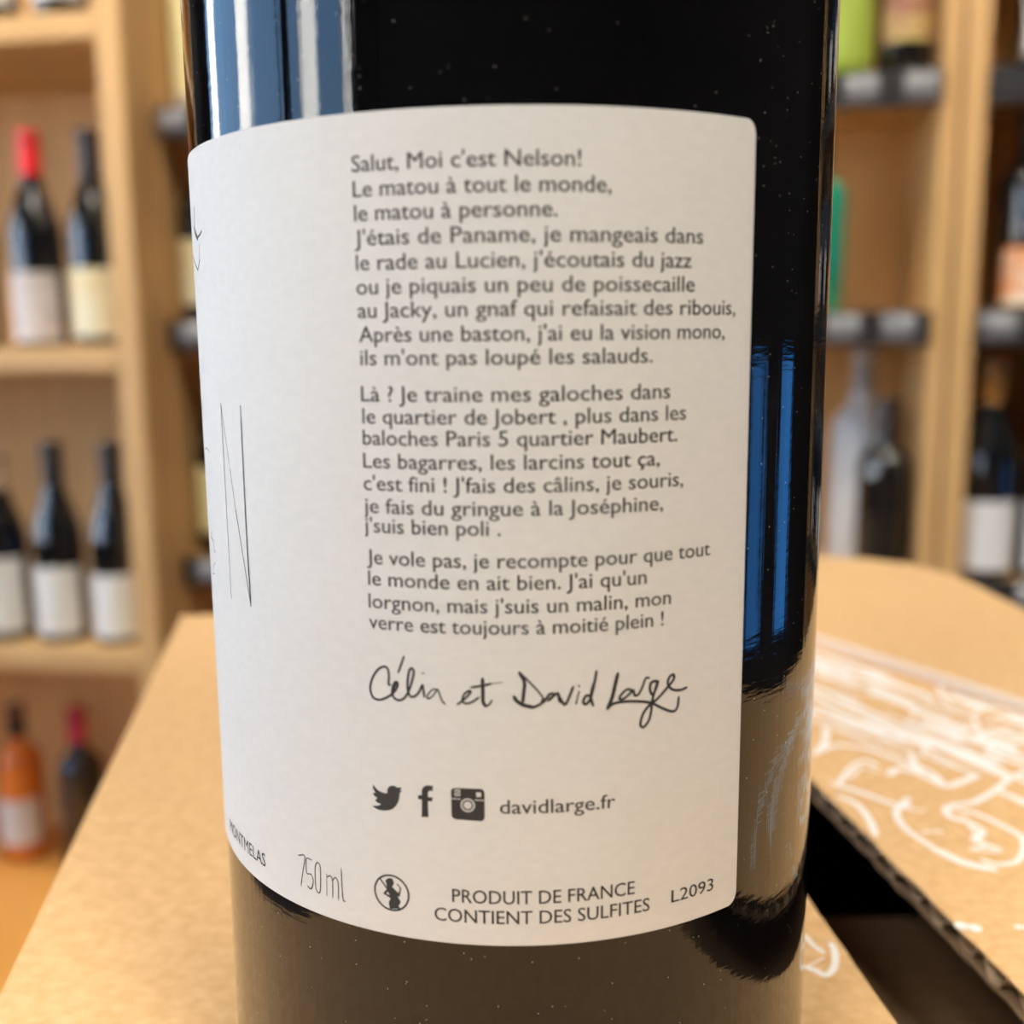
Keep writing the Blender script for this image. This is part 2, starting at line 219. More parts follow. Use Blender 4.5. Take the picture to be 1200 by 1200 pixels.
PRINT = [(0.96,[(74.7,248.7),(71.8,239.4),(67.3,232.0)]),(0.96,[(62.6,226.4),(67.5,232.7),(73.7,237.2),(80.3,235.2),(85.8,227.1),(87.7,221.9)]),(0.74,[(68.2,216.3),(73.1,224.1),(77.6,228.2),(79.2,224.9)]),(0.44,[(70.9,218.3),(75.8,224.2),(78.7,221.6)]),(0.88,[(63.0,218.1),(66.7,216.3),(71.7,211.0),(76.8,205.5),(80.0,208.4)]),(0.74,[(78.5,203.3),(80.9,202.6)]),(0.81,[(66.3,209.7),(68.6,205.8),(69.0,199.3),(68.0,192.2)]),(1.1,[(80.4,220.4),(82.9,223.3),(86.1,221.8),(88.6,217.5),(90.1,214.2),(94.4,216.4),(98.8,219.6)]),(0.74,[(98.8,219.6),(95.0,228.7),(92.0,239.9),(84.7,249.0),(78.7,258.7)]),(0.81,[(89.4,232.7),(88.0,225.8),(89.8,220.7),(90.0,215.7)]),(1.1,[(84.8,258.9),(95.4,238.6),(101.2,225.5),(105.3,217.9)]),(0.52,[(91.7,252.4),(98.8,238.7),(105.5,225.6)]),(0.88,[(114.3,223.9),(105.3,217.9),(99.8,212.3),(92.8,206.4),(88.4,205.2),(85.6,203.1),(85.3,199.7),(87.3,197.7)]),(0.81,[(87.8,203.0),(91.0,200.9),(93.6,195.8),(95.0,191.8),(95.3,187.0)]),(0.66,[(95.3,190.8),(93.3,186.1),(89.9,181.5),(85.6,180.5),(84.1,182.2)]),(0.44,[(87.7,199.8),(87.1,192.6),(85.4,189.7),(87.4,187.8),(83.6,186.3),(88.4,185.0)]),(0.74,[(87.8,197.7),(88.9,193.6),(86.4,189.7),(88.8,186.0)]),(0.81,[(79.1,205.0),(75.9,203.2),(74.6,198.4),(74.9,193.3),(77.0,186.6)]),(1.18,[(77.0,186.6),(80.2,181.3),(84.4,178.7)]),(0.74,[(77.7,193.4),(80.8,193.4)]),(1.69,[(71.3,160.4),(73.1,159.7)]),(0.96,[(80.2,159.9),(83.9,159.7)]),(1.1,[(72.5,147.6),(78.1,147.3)]),(0.48,[(45.5,157.9),(46.0,155.2),(47.0,153.2)]),(0.63,[(43.3,149.3),(44.6,148.4),(45.7,147.2),(47.6,149.4),(48.8,153.3),(48.9,155.6)]),(0.29,[(43.8,149.7),(46.5,151.6)]),(0.73,[(87.0,327.3),(93.0,319.5),(102.6,310.3),(106.3,301.5)]),(0.96,[(79.0,304.1),(85.7,294.0),(95.6,280.0),(102.5,264.4)]),(0.73,[(75.7,290.3),(80.6,278.0),(87.3,261.2),(94.2,246.3),(99.9,233.9)]),(0.96,[(70.8,270.3),(75.6,259.5),(83.3,248.4),(90.5,235.8)]),(0.45,[(74.6,277.8),(78.2,269.1),(85.7,255.9)]),(0.85,[(85.4,295.6),(92.0,284.5),(98.7,278.5)]),(1.01,[(95.9,251.2),(100.4,246.4),(103.4,238.4)]),(0.39,[(95.0,251.1),(101.9,260.3),(109.2,264.6)]),(0.34,[(97.3,250.0),(103.3,256.4),(108.5,257.9)]),(0.68,[(113.8,279.0),(110.7,266.0),(112.8,260.6),(120.3,266.3)]),(1.13,[(114.9,271.7),(117.0,267.6)]),(0.79,[(113.0,255.5),(119.5,262.2),(123.4,258.3),(126.5,252.1)]),(0.68,[(113.0,255.5),(109.6,242.0),(107.0,229.9)]),(0.73,[(114.2,251.7),(121.4,253.8),(125.0,250.8)]),(0.73,[(111.5,244.4),(118.4,247.0),(122.2,244.7)]),(0.73,[(109.9,237.5),(119.0,238.9)]),(0.85,[(107.4,230.9),(115.3,234.4)]),(0.68,[(110.6,288.3),(113.9,282.1),(113.0,274.6)]),(0.51,[(103.5,296.2),(109.2,291.4)]),(0.62,[(105.9,268.6),(109.9,271.6)]),(0.51,[(102.0,308.5),(105.6,294.6),(111.0,285.1)]),(0.56,[(87.6,241.4),(93.4,239.3),(97.3,233.9)]),(0.85,[(91.0,230.5),(93.5,234.8)]),(1.41,[(101.0,260.3),(105.8,253.3)])]
# ---------------- shelf units ----------------
TH = R(-10)
def unit(name, loc, label): return tag(empty(name, loc, TH), label, 'shelf unit')
def wx(root, lx, ly):
    c, s = cos(TH), sin(TH); return root.location.x+lx*c-ly*s, root.location.y+lx*s+ly*c
def lx_for(root, ratio, ly):
    """local x of the point at depth ly inside the unit whose bearing X/Y from the aisle is ratio"""
    c, s = cos(TH), sin(TH); x0, y0 = root.location.x-ly*s, root.location.y+ly*c
    return (ratio*y0-x0)/(c-ratio*s)
def part(o, parent): o.parent = parent; return o
UL = unit('wooden_shelf_unit', (-.513, 1.50, 0), 'light pine shelf unit with thick boards and base ledge, left of the black bottle')
LEFT_TOPS = [1.30+.425, 1.30-.014, 1.30-.452]
bevel(MB().box(-.037, 0, 0, .32, 0, 2.25).build('side_panel', M['wood_side'], UL), .004)
bevel(MB().box(-.82, -.783, 0, .32, 0, 2.25).build('side_panel', M['wood_side'], UL), .004)
for z in LEFT_TOPS+[2.25]: bevel(MB().box(-.783, -.037, .002, .30, z-.036, z).build('shelf', M['wood'], UL), .005)
MB().box(-.783, -.037, .30, .315, .41, 2.25).build('back_panel', M['back'], UL)
bevel(MB().box(-.84, -.0, -.42, .318, .375, .41).build('base_ledge', M['orange_wood'], UL), .004)
MB().box(-.783, -.037, -.38, .31, .05, .375).build('base_cabinet', M['wood_side'], UL)
for a in (-.775, -.405):
    d = bevel(MB().box(a, a+.36, -.398, -.381, .07, .36).build('door', M['wood'], UL), .003)
    MB().box(a+.16, a+.20, -.412, -.398, .29, .305).build('handle', M['rail'], d)
UM = unit('wooden_shelf_unit', (-.50, 1.575, 0), 'pine shelf unit with dark price rails, directly behind the black bottle')
UR = unit('wooden_shelf_unit', (-.50+1.072*cos(TH), 1.575+1.072*sin(TH), 0), 'pine shelf unit at the right edge, right of the double post')
MID_TOPS = [1.30+.60, 1.30+.310, 1.30+.018, 1.30-.328, 1.30-.69]
def rails(root, x0, x1, tops):
    for z in tops:
        MB().box(x0, x1, -.006, .0, z-.040, z+.004).build('price_rail', M['rail'], root)
for root, xa, xb in ((UM, .001, 1.068), (UR, 0, .75)):
    t0 = .028 if root is UR else .006
    bevel(MB().box(xa, xa+t0, 0, .21, 0, 2.25).build('side_panel', M['wood_side'], root), .002)
    bevel(MB().box(xb-.022, xb, 0, .21, 0, 2.25).build('side_panel', M['wood_side'], root), .002)
    for z in MID_TOPS+[2.25, .12]: MB().box(xa+t0, xb-.022, .001, .205, z-.028, z).build('shelf', M['wood'], root)
    MB().box(xa+t0, xb-.022, .205, .215, .02, 2.25).build('back_panel', M['back'], root)
    rails(root, xa+t0, xb-.022, MID_TOPS)

# ---------------- small bottles on the shelves ----------------
def glassm(name, col, rough=.06, trans=0): return mat(name, col, rough, trans=trans, ior=1.75)
G = {'black': glassm('near_black_glass', (.006, .007, .008)), 'green': glassm('dark_green_glass', (.01, .02, .012)),
     'rose': glassm('orange_rose_wine', (.75, .20, .02), .08), 'frost': mat('frosted_pale_glass', (.70, .72, .72), .3),
     'teal': glassm('teal_glass', (.0, .28, .18), .1), 'lime': glassm('lime_green_glass', (.22, .32, .03), .15)}
def paint(name, c, c2=None):
    return mat(name, c, .55, noise=(c2, (20, 20, 60), 3, .35, .6) if c2 else None)
LB = {'white': paint('white_label_paper', (.82, .81, .76)), 'pinkish': paint('pinkish_grey_label_paper', (.72, .65, .62), (.55, .50, .48)),
      'cream': paint('cream_label_paper', (.78, .77, .62), (.72, .62, .36)), 'yellow': paint('pale_yellow_label_paper', (.82, .76, .42)),
      'lime': paint('lime_label_paper', (.30, .40, .05)), 'gold': paint('gold_label_paper', (.62, .52, .16), (.30, .12, .08)),
      'orange': paint('cream_and_orange_label_paper', (.80, .74, .60), (.75, .25, .06)), 'silver': paint('grey_price_card', (.13, .13, .135)), 'grey': paint('soft_white_label_paper', (.76, .76, .76))}
CP = {'red': mat('red_capsule', (.75, .02, .02), .35), 'dark': mat('dark_capsule', (.03, .025, .025), .35), 'crimson': mat('crimson_capsule', (.55, .03, .08), .4),
      'tan': mat('tan_capsule', (.50, .36, .24), .4), 'copper': mat('copper_capsule', (.55, .24, .03), .35), 'cream': mat('cream_capsule', (.70, .64, .44), .45),
      'grey': mat('grey_capsule', (.35, .34, .33), .4)}
def profile(kind, r, h):
    k = h/300
    if kind == 'burgundy': return [(r*.5,4),(r*.9,0),(r,5),(r,150*k),(r*.97,165*k),(r*.86,183*k),(r*.68,203*k),(r*.5,224*k),(r*.39,242*k),(15,258*k),(14.3,285*k),(15.8,286*k),(15.8,293*k),(14.4,294*k),(14,h),(9,h)]
    return [(r*.5,4),(r*.9,0),(r,5),(r,188*k),(r*.97,197*k),(r*.86,206*k),(r*.66,214*k),(r*.48,221*k),(r*.40,230*k),(14.3,245*k),(14,285*k),(15.8,286*k),(15.8,293*k),(14.4,294*k),(14,h),(9,h)]
def radius_at(prof, z):
    for (r0, z0), (r1, z1) in zip(prof, prof[1:]):
        if z0 <= z <= z1 and z1 > z0: return r0+(r1-r0)*(z-z0)/(z1-z0)
    return prof[-1][0]
BAYS = {UL.name: (-.783, -.037), UM.name: (.007, 1.046), UR.name: (.028, .728)}
def shelf_bottle(root, ratio, ly, z, kind, glass, cap, lab, lz, label, group=None, r=37, h=298, turn=0):
    lo, hi = BAYS[root.name]; lx = min(max(lx_for(root, ratio, ly), lo+r/1000+.001), hi-r/1000-.001)
    x, y = wx(root, lx, ly)
    pr = profile(kind, r, h); mm = lambda P: [(a/1000, b/1000) for a, b in P]
    t = tag(empty('wine_bottle', (x, y, z+.0005), turn), label, 'bottle', group)
    smooth_angle(MB().lathe(mm(pr), 40).build('glass_body', G[glass], t), 50)
    if cap:
        zc = h*.80; zs = [zc+(h-zc)*i/8 for i in range(9)]
        P = [(radius_at(pr, q)+.6, q) for q in zs[:-1]]; P += [(14.8, h+.6), (6, h+.8)]
        smooth_angle(MB().lathe(mm(P), 32).build('capsule', CP[cap], t), 50)
    if lab:
        V, F = [], []; n = 26; span = 2.35
        for zz in (lz[0], lz[1]):
            for q in range(n+1):
                a = -pi/2-span/2+span*q/n
                for rr in (r+.15, r+.5): V.append((rr*cos(a)/1000, rr*sin(a)/1000, zz/1000))
        m = 2*(n+1)
        for q in range(n):
            a = 2*q; F += [(a+1, a+3, m+a+3, m+a+1), (a, m+a, m+a+2, a+2), (a, a+2, a+3, a+1), (m+a, m+a+1, m+a+3, m+a+2)]
        F += [(0, 1, m+1, m), (2*n, m+2*n, m+2*n+1, 2*n+1)]
        smooth_angle(obj('label', V, F, LB[lab], t), 50)
    return t
b = shelf_bottle; T = LEFT_TOPS; GL = 'bottles on the left shelf unit'
b(UL, -.452, .055, T[0], 'burgundy', 'black', 'dark', 'white', (25,110), 'dark bottle on the top left board, only its base in view, left of two', GL)
b(UL, -.392, .055, T[0], 'burgundy', 'black', 'dark', 'grey', (25,110), 'dark bottle on the top left board, only its base in view, nearer the post', GL)
b(UL, -.492, .055, T[1], 'burgundy', 'black', 'dark', 'cream', (12,112), 'dark bottle cut by the left frame edge, left of the red-capped bottle', GL)
b(UL, -.430, .055, T[1], 'burgundy', 'black', 'red', 'pinkish', (8,104), 'dark bottle with bright red cap and pinkish grey label', GL)
b(UL, -.377, .06, T[1], 'burgundy', 'black', 'dark', 'cream', (14,108), 'dark bottle with cream and yellow label beside the pine post, right of the red cap', GL, r=36)
b(UL, -.485, .05, T[2], 'burgundy', 'black', 'tan', 'white', (16,128), 'dark bottle with tan capsule and big white label at the left frame edge', GL, h=285)
b(UL, -.432, .055, T[2], 'burgundy', 'black', 'dark', 'white', (14,116), 'dark bottle with white label, middle shelf row, between tan-capped and post-side bottles', GL, r=36)
b(UL, -.378, .06, T[2], 'burgundy', 'black', 'dark', 'white', (12,106), 'dark bottle with cream-white label beside the pine post on the lower board', GL, r=36)
b(UL, -.487, .20, .41, 'bordeaux', 'rose', 'dark', 'grey', (30,110), 'orange rosé bottle with white label low on the base ledge', GL, r=38, h=270)
b(UL, -.428, .18, .41, 'bordeaux', 'black', 'crimson', None, None, 'dark bottle with crimson capsule low beside the carton edge', GL, h=275)
GM = 'bottles on the middle shelf unit'; T = MID_TOPS
b(UM, -.299, .06, T[1], 'bordeaux', 'frost', 'cream', 'yellow', (25,170), 'bottle with tall pale yellow label, topmost in the narrow gap left of the black bottle', GM)
b(UM, -.287, .05, T[2], 'bordeaux', 'black', 'grey', 'cream', (25,118), 'dark bottle with cream label in the narrow gap left of the black bottle', GM, h=252)
b(UM, -.282, .06, T[3], 'burgundy', 'black', 'cream', 'yellow', (35,135), 'cream-capped bottle with pale yellow label, lowest in the gap left of the black bottle', GM, h=275)
b(UM, .291, .05, T[1], 'bordeaux', 'lime', 'dark', 'lime', (20,170), 'lime green bottle at the top right beside the black bottle', GM, r=36)
b(UM, .354, .06, T[1], 'bordeaux', 'black', 'dark', 'gold', (45,120), 'dark bottle with gold label at the top, left of the double post', GM, r=36)
b(UM, .274, .06, T[2], 'bordeaux', 'teal', 'dark', None, None, 'teal glass bottle peeking out right of the black bottle', GM, h=245)
b(UM, .322, .13, T[3], 'bordeaux', 'frost', 'grey', None, None, 'pale frosted bottle behind the dark one, left of the double post', GM, h=300, r=41)
b(UM, .345, .045, T[3], 'bordeaux', 'black', 'dark', None, None, 'short black bottle without label in front of the frosted bottle', GM, r=34, h=235)
b(UM, -.29, .15, T[2], 'bordeaux', 'black', 'dark', None, None, 'black bottle behind the cream-labelled one left of the main bottle', GM, h=252)
b(UM, -.28, .15, T[3], 'bordeaux', 'black', 'dark', None, None, 'black bottle behind the cream-capped one left of the main bottle', GM, h=285)
GR = 'bottles on the right shelf unit'
b(UR, .470, .05, T[1], 'burgundy', 'black', 'dark', 'white', (20,150), 'dark bottle with tall white label at the top right corner', GR)
b(UR, .463, .06, T[2], 'bordeaux', 'black', 'dark', 'orange', (10,82), 'dark bottle with cream and orange label, right of the double post', GR, h=255)
b(UR, .437, .045, T[3], 'burgundy', 'black', 'copper', 'grey', (12,104), 'dark bottle with copper capsule and plain white label right of the double post', GR, r=36, h=288)
b(UR, .500, .045, T[3], 'burgundy', 'black', 'dark', 'grey', (12,104), 'dark bottle cut by the right frame edge beside the copper-capped one', GR, r=36, h=288)
for r_, z in enumerate(T[1:4]):
    for q in range(6):
        lx = .222+.08*q
        if lx > .69: continue
        c_, s_ = cos(TH), sin(TH); X = UR.location.x+lx*c_-.055*s_; Y = UR.location.y+lx*s_+.055*c_
        b(UR, X/Y, .055, z, 'bordeaux', 'black', 'dark', 'grey' if (q+r_) % 3 == 0 else None, (20, 95), 'dark bottle on the right shelf unit, beyond the right frame edge', 'bottles beyond the right frame edge', h=[296, 250, 290][r_], r=36)
# price tags clipped to the rails
def price_tag(root, ratio, zt, label):
    lx = lx_for(root, ratio, -.012); x, y = wx(root, lx, -.008)
    t = tag(empty('price_tag', (x, y, zt-.018), TH), label, 'price tag', 'plastic price tags on the shelf rails')
    V, F = [], []; n = 8                        # a bowed clear holder, curved front
    for i in range(n+1):
        a = -.9+1.8*i/n; zz = .019*sin(a)/sin(.9); yy = -.010*(cos(a)-cos(.9))/(1-cos(.9))
        for q in (0, .0012): V += [(-.020, yy+q, zz), (.020, yy+q, zz)]
    for i in range(n):
        k = 4*i; F += [(k, k+1, k+5, k+4), (k+3, k+2, k+6, k+7), (k, k+4, k+6, k+2), (k+1, k+3, k+7, k+5)]
    F += [(0, 2, 3, 1), (4*n, 4*n+1, 4*n+3, 4*n+2)]
    smooth_angle(obj('holder', V, F, M['tag'], t), 50)
    MB().box(-.018, .018, .0, .0015, -.013, .013).build('card', LB['silver'], t)
for root, ra, zt, lb in [
    (UM, -.299, T[1], 'grey plastic price tag left of the black bottle, topmost'), (UM, -.291, T[2], 'grey plastic price tag left of the black bottle, below the cream label'),
    (UM, -.289, T[3], 'grey plastic price tag left of the black bottle, just above the carton'), (UM, .309, T[1], 'shiny plastic price tag under the lime green bottle'),
    (UM, .362, T[1], 'dim plastic price tag under the gold-labelled bottle'), (UM, .301, T[2], 'plastic price tag under the teal bottle'),
    (UM, .352, T[2], 'shiny plastic price tag left of the double post, above the black shelf bottle'), (UR, .474, T[1], 'plastic price tag at the upper right frame edge'),
    (UR, .444, T[2], 'plastic price tag right of the double post, below the orange label'), (UR, .492, T[3], 'plastic price tag at the right frame edge by the carton')]:
    price_tag(root, ra, zt, lb)

# ---------------- table and carton ----------------
TOP = EYE-.090                               # height of the carton's lid
tb = tag(empty('wooden_table', (.06, .25, 0)), 'plain oak table carrying the wine carton', 'table')
bevel(MB().box(-.20, .32, -.30, .36, .865, .895).build('table_top', M['table'], tb), .004)
for sx in (-.17, .25):
    for sy in (-.27, .29): bevel(MB().box(sx, sx+.04, sy, sy+.04, 0, .865).build('leg', M['table'], tb), .003)
A_, B_, C_, D_ = (-.1089, .3410), (.1516, .3808), (.1781, .0284), (-.0526, .0284)
SL = lambda y: .0620-.097*y                   # free edge of the left flap
SRr = lambda y: .0862-.128*y                  # free edge of the right flap
car = tag(empty('wine_carton', (0, 0, 0)), 'open brown cardboard carton with white line print under the black bottle', 'carton')
def inset(P, d):
    cx = sum(p[0] for p in P)/4; cy = sum(p[1] for p in P)/4
    return [(p[0]+(cx-p[0])*d/abs(Vector((cx-p[0], cy-p[1])).length), p[1]+(cy-p[1])*d/Vector((cx-p[0], cy-p[1])).length) for p in P]
ZB = .8955; ZW = TOP-.0045
O4 = [A_, B_, C_, D_]; I4 = inset(O4, .006); V = [(x, y, z) for z in (ZB, ZW) for x, y in O4] + [(x, y, z) for z in (ZB+.004, ZW) for x, y in I4]
F = [(0, 1, 2, 3), (8, 11, 10, 9)]
for i in range(4):
    j = (i+1) % 4; F += [(i, i+4, j+4, j), (8+i, 8+j, 12+j, 12+i), (4+i, 12+i, 12+j, 4+j)]
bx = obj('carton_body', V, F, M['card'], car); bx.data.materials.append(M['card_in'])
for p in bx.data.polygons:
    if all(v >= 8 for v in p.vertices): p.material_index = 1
def wavy_edge(fn, y0, y1, seed, am=.00025):
    rr = random.Random(seed); n = 90
    return [(fn(y0+(y1-y0)*i/n)+rr.uniform(-am, am), y0+(y1-y0)*i/n) for i in range(n+1)]
def flap(name, outer, edge, hi, inward):
    """liner, fluted core seen along the free edge, liner; about 3.7 mm together"""
    top = MB().prism(outer+edge, hi-.00045, hi).build(name, M['card'], car)
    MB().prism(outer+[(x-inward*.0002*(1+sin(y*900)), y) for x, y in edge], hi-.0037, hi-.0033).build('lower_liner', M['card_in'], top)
    # fluting: a sine sheet running in from the edge
    V, F = [], []; y0, y1 = edge[0][1], edge[-1][1]; n = 620
    for i in range(n+1):
        y = y0+(y1-y0)*i/n; ex = edge[min(len(edge)-1, int(i/n*(len(edge)-1)))][0]*.5+(SRr(y) if inward > 0 else SL(y))*.5
        z = hi-.00187+.00125*math.tanh(1.6*sin(2*pi*y/.0076+.5*sin(y*61)))/math.tanh(1.6)
        jag = inward*(.0003+.0003*sin(y*430))
        for q in (0, .03): V += [(ex+jag+inward*q, y, z+.0002), (ex+jag+inward*q, y, z-.0002)]
    for i in range(n):
        k = 4*i; F += [(k, k+4, k+6, k+2), (k+1, k+3, k+7, k+5), (k, k+1, k+5, k+4)]
    smooth_angle(obj('fluted_core', V, F, M['flute'], top), 60)
    # packing of the core further in, so that the flap is solid at its outer rim
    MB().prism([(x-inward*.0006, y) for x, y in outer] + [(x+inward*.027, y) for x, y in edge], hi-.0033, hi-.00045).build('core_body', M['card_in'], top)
    return top
eR = wavy_edge(SRr, .0289, .3695, 3); eL = wavy_edge(SL, .0289, .3562, 4, .00008)
fr_ = flap('right_flap', [(B_[0], B_[1]-.001), C_], eR, TOP, 1)
fl_ = flap('left_flap', [A_, D_], eL, TOP, -1)
# minor flaps folded in below, their free edges sagging
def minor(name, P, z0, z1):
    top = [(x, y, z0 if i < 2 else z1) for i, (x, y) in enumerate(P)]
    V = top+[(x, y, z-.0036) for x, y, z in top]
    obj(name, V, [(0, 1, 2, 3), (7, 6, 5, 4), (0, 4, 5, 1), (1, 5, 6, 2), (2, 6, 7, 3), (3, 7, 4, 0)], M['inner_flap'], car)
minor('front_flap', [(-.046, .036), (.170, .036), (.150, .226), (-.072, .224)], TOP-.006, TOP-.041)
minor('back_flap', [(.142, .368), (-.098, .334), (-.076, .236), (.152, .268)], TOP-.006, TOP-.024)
# the folded-over plain flap at the back right: rounded outer corner, a pale cut edge to the front
k = TOP+.0037
Pf = [(x*.945, y*.945) for x, y in [(.024, .4325), (.070, .4345), (.120, .4320), (.142, .4260), (.156, .4150), (.1640, .3990), (.1665, .380), (.1675, .3400), (.1690, .28), (.1700, .1830)]]
fo = MB().prism(Pf, k-.0036, k).build('folded_back_flap', M['card'], car)
bevel(fo, .0006, 2)
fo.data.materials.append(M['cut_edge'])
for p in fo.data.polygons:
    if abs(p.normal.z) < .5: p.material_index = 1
# white line print
def printed(name, strokes, keep, parent, z):
    V, F = [], []
    for i, (hw, pts) in enumerate(strokes):
        L = [(x*.9474, y*.9474) for x, y in pts if keep(x*.9474, y*.9474)]
        if len(L) < 2: continue
        v, f = [], []; ribbon(v, f, L, hw*.85, 0, True, 5); n = len(v)-16; k = len(V)
        V += [(x/1000, y/1000, z+i*5e-7+(2e-7 if q >= n else 0)) for q, (x, y, _) in enumerate(v)]
        F += [tuple(k+a for a in g) for g in f]
    o = obj(name, V, F, M['white_ink'], parent); bm = bmesh.new(); bm.from_mesh(o.data)
    for g in bm.faces:
        if g.normal.z < 0: g.normal_flip()
    bm.to_mesh(o.data); bm.free(); return o
# wheat ear and blot farther to the right, then the dense brushwork behind
PRINT += [(1.6, [(84.9, 123.7), (100.2, 128.0), (116.6, 139.5), (129.5, 162.4), (131.5, 213.0)]), (.9, [(88, 140), (104.6, 144.5), (118.9, 157.5), (126.3, 178.4), (133, 200)])]
for i in range(14):
    t = i/13; x, y = 94+t*38, 141+t*62*t; PRINT += [(1.3, [(x, y), (x+2.5, y+5)]), (1.3, [(x, y), (x+5.5, y-1)])]
rb = random.Random(5)
p0, p1 = Vector((84, 322)), Vector((132, 240)); q0, q1 = Vector((68, 262)), Vector((100, 205))
for i in range(58):
    u, v, ln = rb.random(), rb.uniform(0, 1)**1.25, rb.uniform(.10, .34)
    f = lambda a, b: (p0.lerp(p1, a)*(1-b)+q0.lerp(q1, a)*b)
    dv = rb.uniform(-.05, .05); P = [tuple(f(u+ln*j/3, v+dv*j/3+rb.uniform(-.012, .012))) for j in range(4)]
    PRINT.append((rb.uniform(.5, 2.0)*(1.15-v*.6), P))
printed('white_print', PRINT, lambda x, y: x/1000 > SRr(y/1000)+.0008 and x < 160, fr_, TOP+.00006)
printed('white_print', PRINT, lambda x, y: x/1000 < SL(y/1000)-.0004, fl_, TOP+.00006)

# ---------------- the black bottle ----------------
BX, BY, BR = 0, .13493, .0373
bot = tag(empty('wine_bottle', (BX, BY, TOP+.0001)), 'large glossy black wine bottle with a white French back label, standing on the carton', 'bottle')
prof = [(.012,.022),(.022,.012),(.030,.0015),(.0345,0),(.0365,.0015),(.0373,.005),(.0373,.06),(.0373,.12),(.0373,.188),(.0370,.196),(.0355,.205),(.0315,.214),(.0245,.222),(.0185,.230),(.0155,.240),(.0146,.252),(.0142,.285),(.0158,.286),(.0158,.292),(.0144,.294),(.0140,.300),(.0095,.300)]
fine = []
for (r0, z0), (r1, z1) in zip(prof, prof[1:]):
    fine += [(r0, z0)]
fine.append(prof[-1])
smooth_angle(MB().lathe(fine, 256).build('glass_body', M['glass'], bot), 50)
smooth_angle(MB().lathe([(.0168,.2365),(.0160,.2405),(.0152,.252),(.0148,.284),(.0164,.2855),(.0164,.2925),(.0150,.2945),(.0147,.3006),(.006,.3012)], 96).build('capsule', CP['dark'], bot), 50)
# everything printed is laid out on the label in millimetres: s along the curve from the face, h from eye height
H0 = EYE-(TOP+.0001)
def wrap(s, h, lift): 
    th = s/37.5; r = BR+lift
    return (r*sin(th), -r*cos(th), H0+h/1000)
lab_s0, lab_s1, lab_h0, lab_h1, rc = -98.0, 24.63, -59.47, 19.37, 1.25
out = []
def arc(cx, cy, a0, a1): return [(cx+rc*cos(R(a0+(a1-a0)*i/6)), cy+rc*sin(R(a0+(a1-a0)*i/6))) for i in range(7)]
nS = 120
def label_cols():
    xs = sorted(set([lab_s0+(lab_s1-lab_s0)*i/nS for i in range(nS+1)] + [lab_s1-rc+rc*sin(R(a)) for a in range(0, 91, 10)] + [lab_s0+rc-rc*sin(R(a)) for a in range(0, 91, 10)]))
    res = []
    for s in xs:
        d = max(0, s-(lab_s1-rc), (lab_s0+rc)-s); c = rc-math.sqrt(max(0, rc*rc-d*d)); res.append((s, lab_h0+c, lab_h1-c))
    return res
cols = label_cols(); V, F = [], []; TK = .00016
for s, a, c in cols:
    for q, (hh, li) in enumerate(((a, 0), (a, TK*.7), (a+.22, TK), (c-.22, TK), (c, TK*.7), (c, 0))):
        s2 = s
        V.append(wrap(s2, hh, li))
for i in range(len(cols)-1):
    k = 6*i
    for q in range(5): F.append((k+q, k+6+q, k+7+q, k+q+1))
F += [tuple(range(6)), tuple(6*(len(cols)-1)+q for q in reversed(range(6)))]
lab = smooth_angle(obj('label', V, F, M['paper'], bot), 30); tag(lab, 'white paper back label with rounded corners')
INKL = TK+.00002
def flat_to_label(name, pts3, faces, m=None):
    return obj(name, [wrap(x, y, INKL+dz) for x, y, dz in pts3], faces, m or M['ink'], lab)
def text_mesh(txt, weight=0.0):
    c = bpy.data.curves.new('t', 'FONT'); c.body = txt; c.size = 1; c.resolution_u = 3; c.offset = weight; c.fill_mode = 'FRONT'
    o = bpy.data.objects.new('t', c); COL.objects.link(o); bpy.context.view_layer.update()
    me = bpy.data.meshes.new_from_object(o.evaluated_get(bpy.context.evaluated_depsgraph_get()))
    vs = [tuple(v.co) for v in me.vertices]; fs = [tuple(p.vertices) for p in me.polygons]
    bpy.data.objects.remove(o); bpy.data.curves.remove(c); bpy.data.meshes.remove(me); return vs, fs
def place_text(lines, name, size, weight=0.0, m=None, ysc=1.0):
    V, F = [], []
    for txt, s0, s1, h, *rest in lines:
        dh = rest[0] if rest else 0
        vs, fs = text_mesh(txt, weight); x0 = min(v[0] for v in vs); x1 = max(v[0] for v in vs); k = len(V)
        for dx, dz in ((-.014, 0), (.014, 4e-6)):       # struck twice for weight
            k = len(V)
            for x, y, z in vs:
                t = (x-x0)/(x1-x0); V.append((s0+t*(s1-s0)+dx, h+dh*t+y*size*ysc, dz))
            F += [tuple(k+i for i in f) for f in fs]
    return flat_to_label(name, V, F, m)
P1 = [('Salut, Moi c\'est Nelson!', -14.71, 6.10, 14.30), ('Le matou à tout le monde,', -14.66, 8.87, 12.12), ('le matou à personne.', -14.60, 3.98, 10.02),
      ('J\'étais de Paname, je mangeais dans', -14.63, 18.22, 7.86), ('le rade au Lucien, j\'écoutais du jazz', -14.58, 16.98, 5.68), ('ou je piquais un peu de poissecaille', -14.61, 17.36, 3.54),
      ('au Jacky, un gnaf qui refaisait des ribouis,', -14.55, 22.34, 1.44), ('Après une baston, j\'ai eu la vision mono,', -14.50, 21.03, -.74), ('ils m\'ont pas loupé les salauds.', -14.44, 12.98, -2.84)]
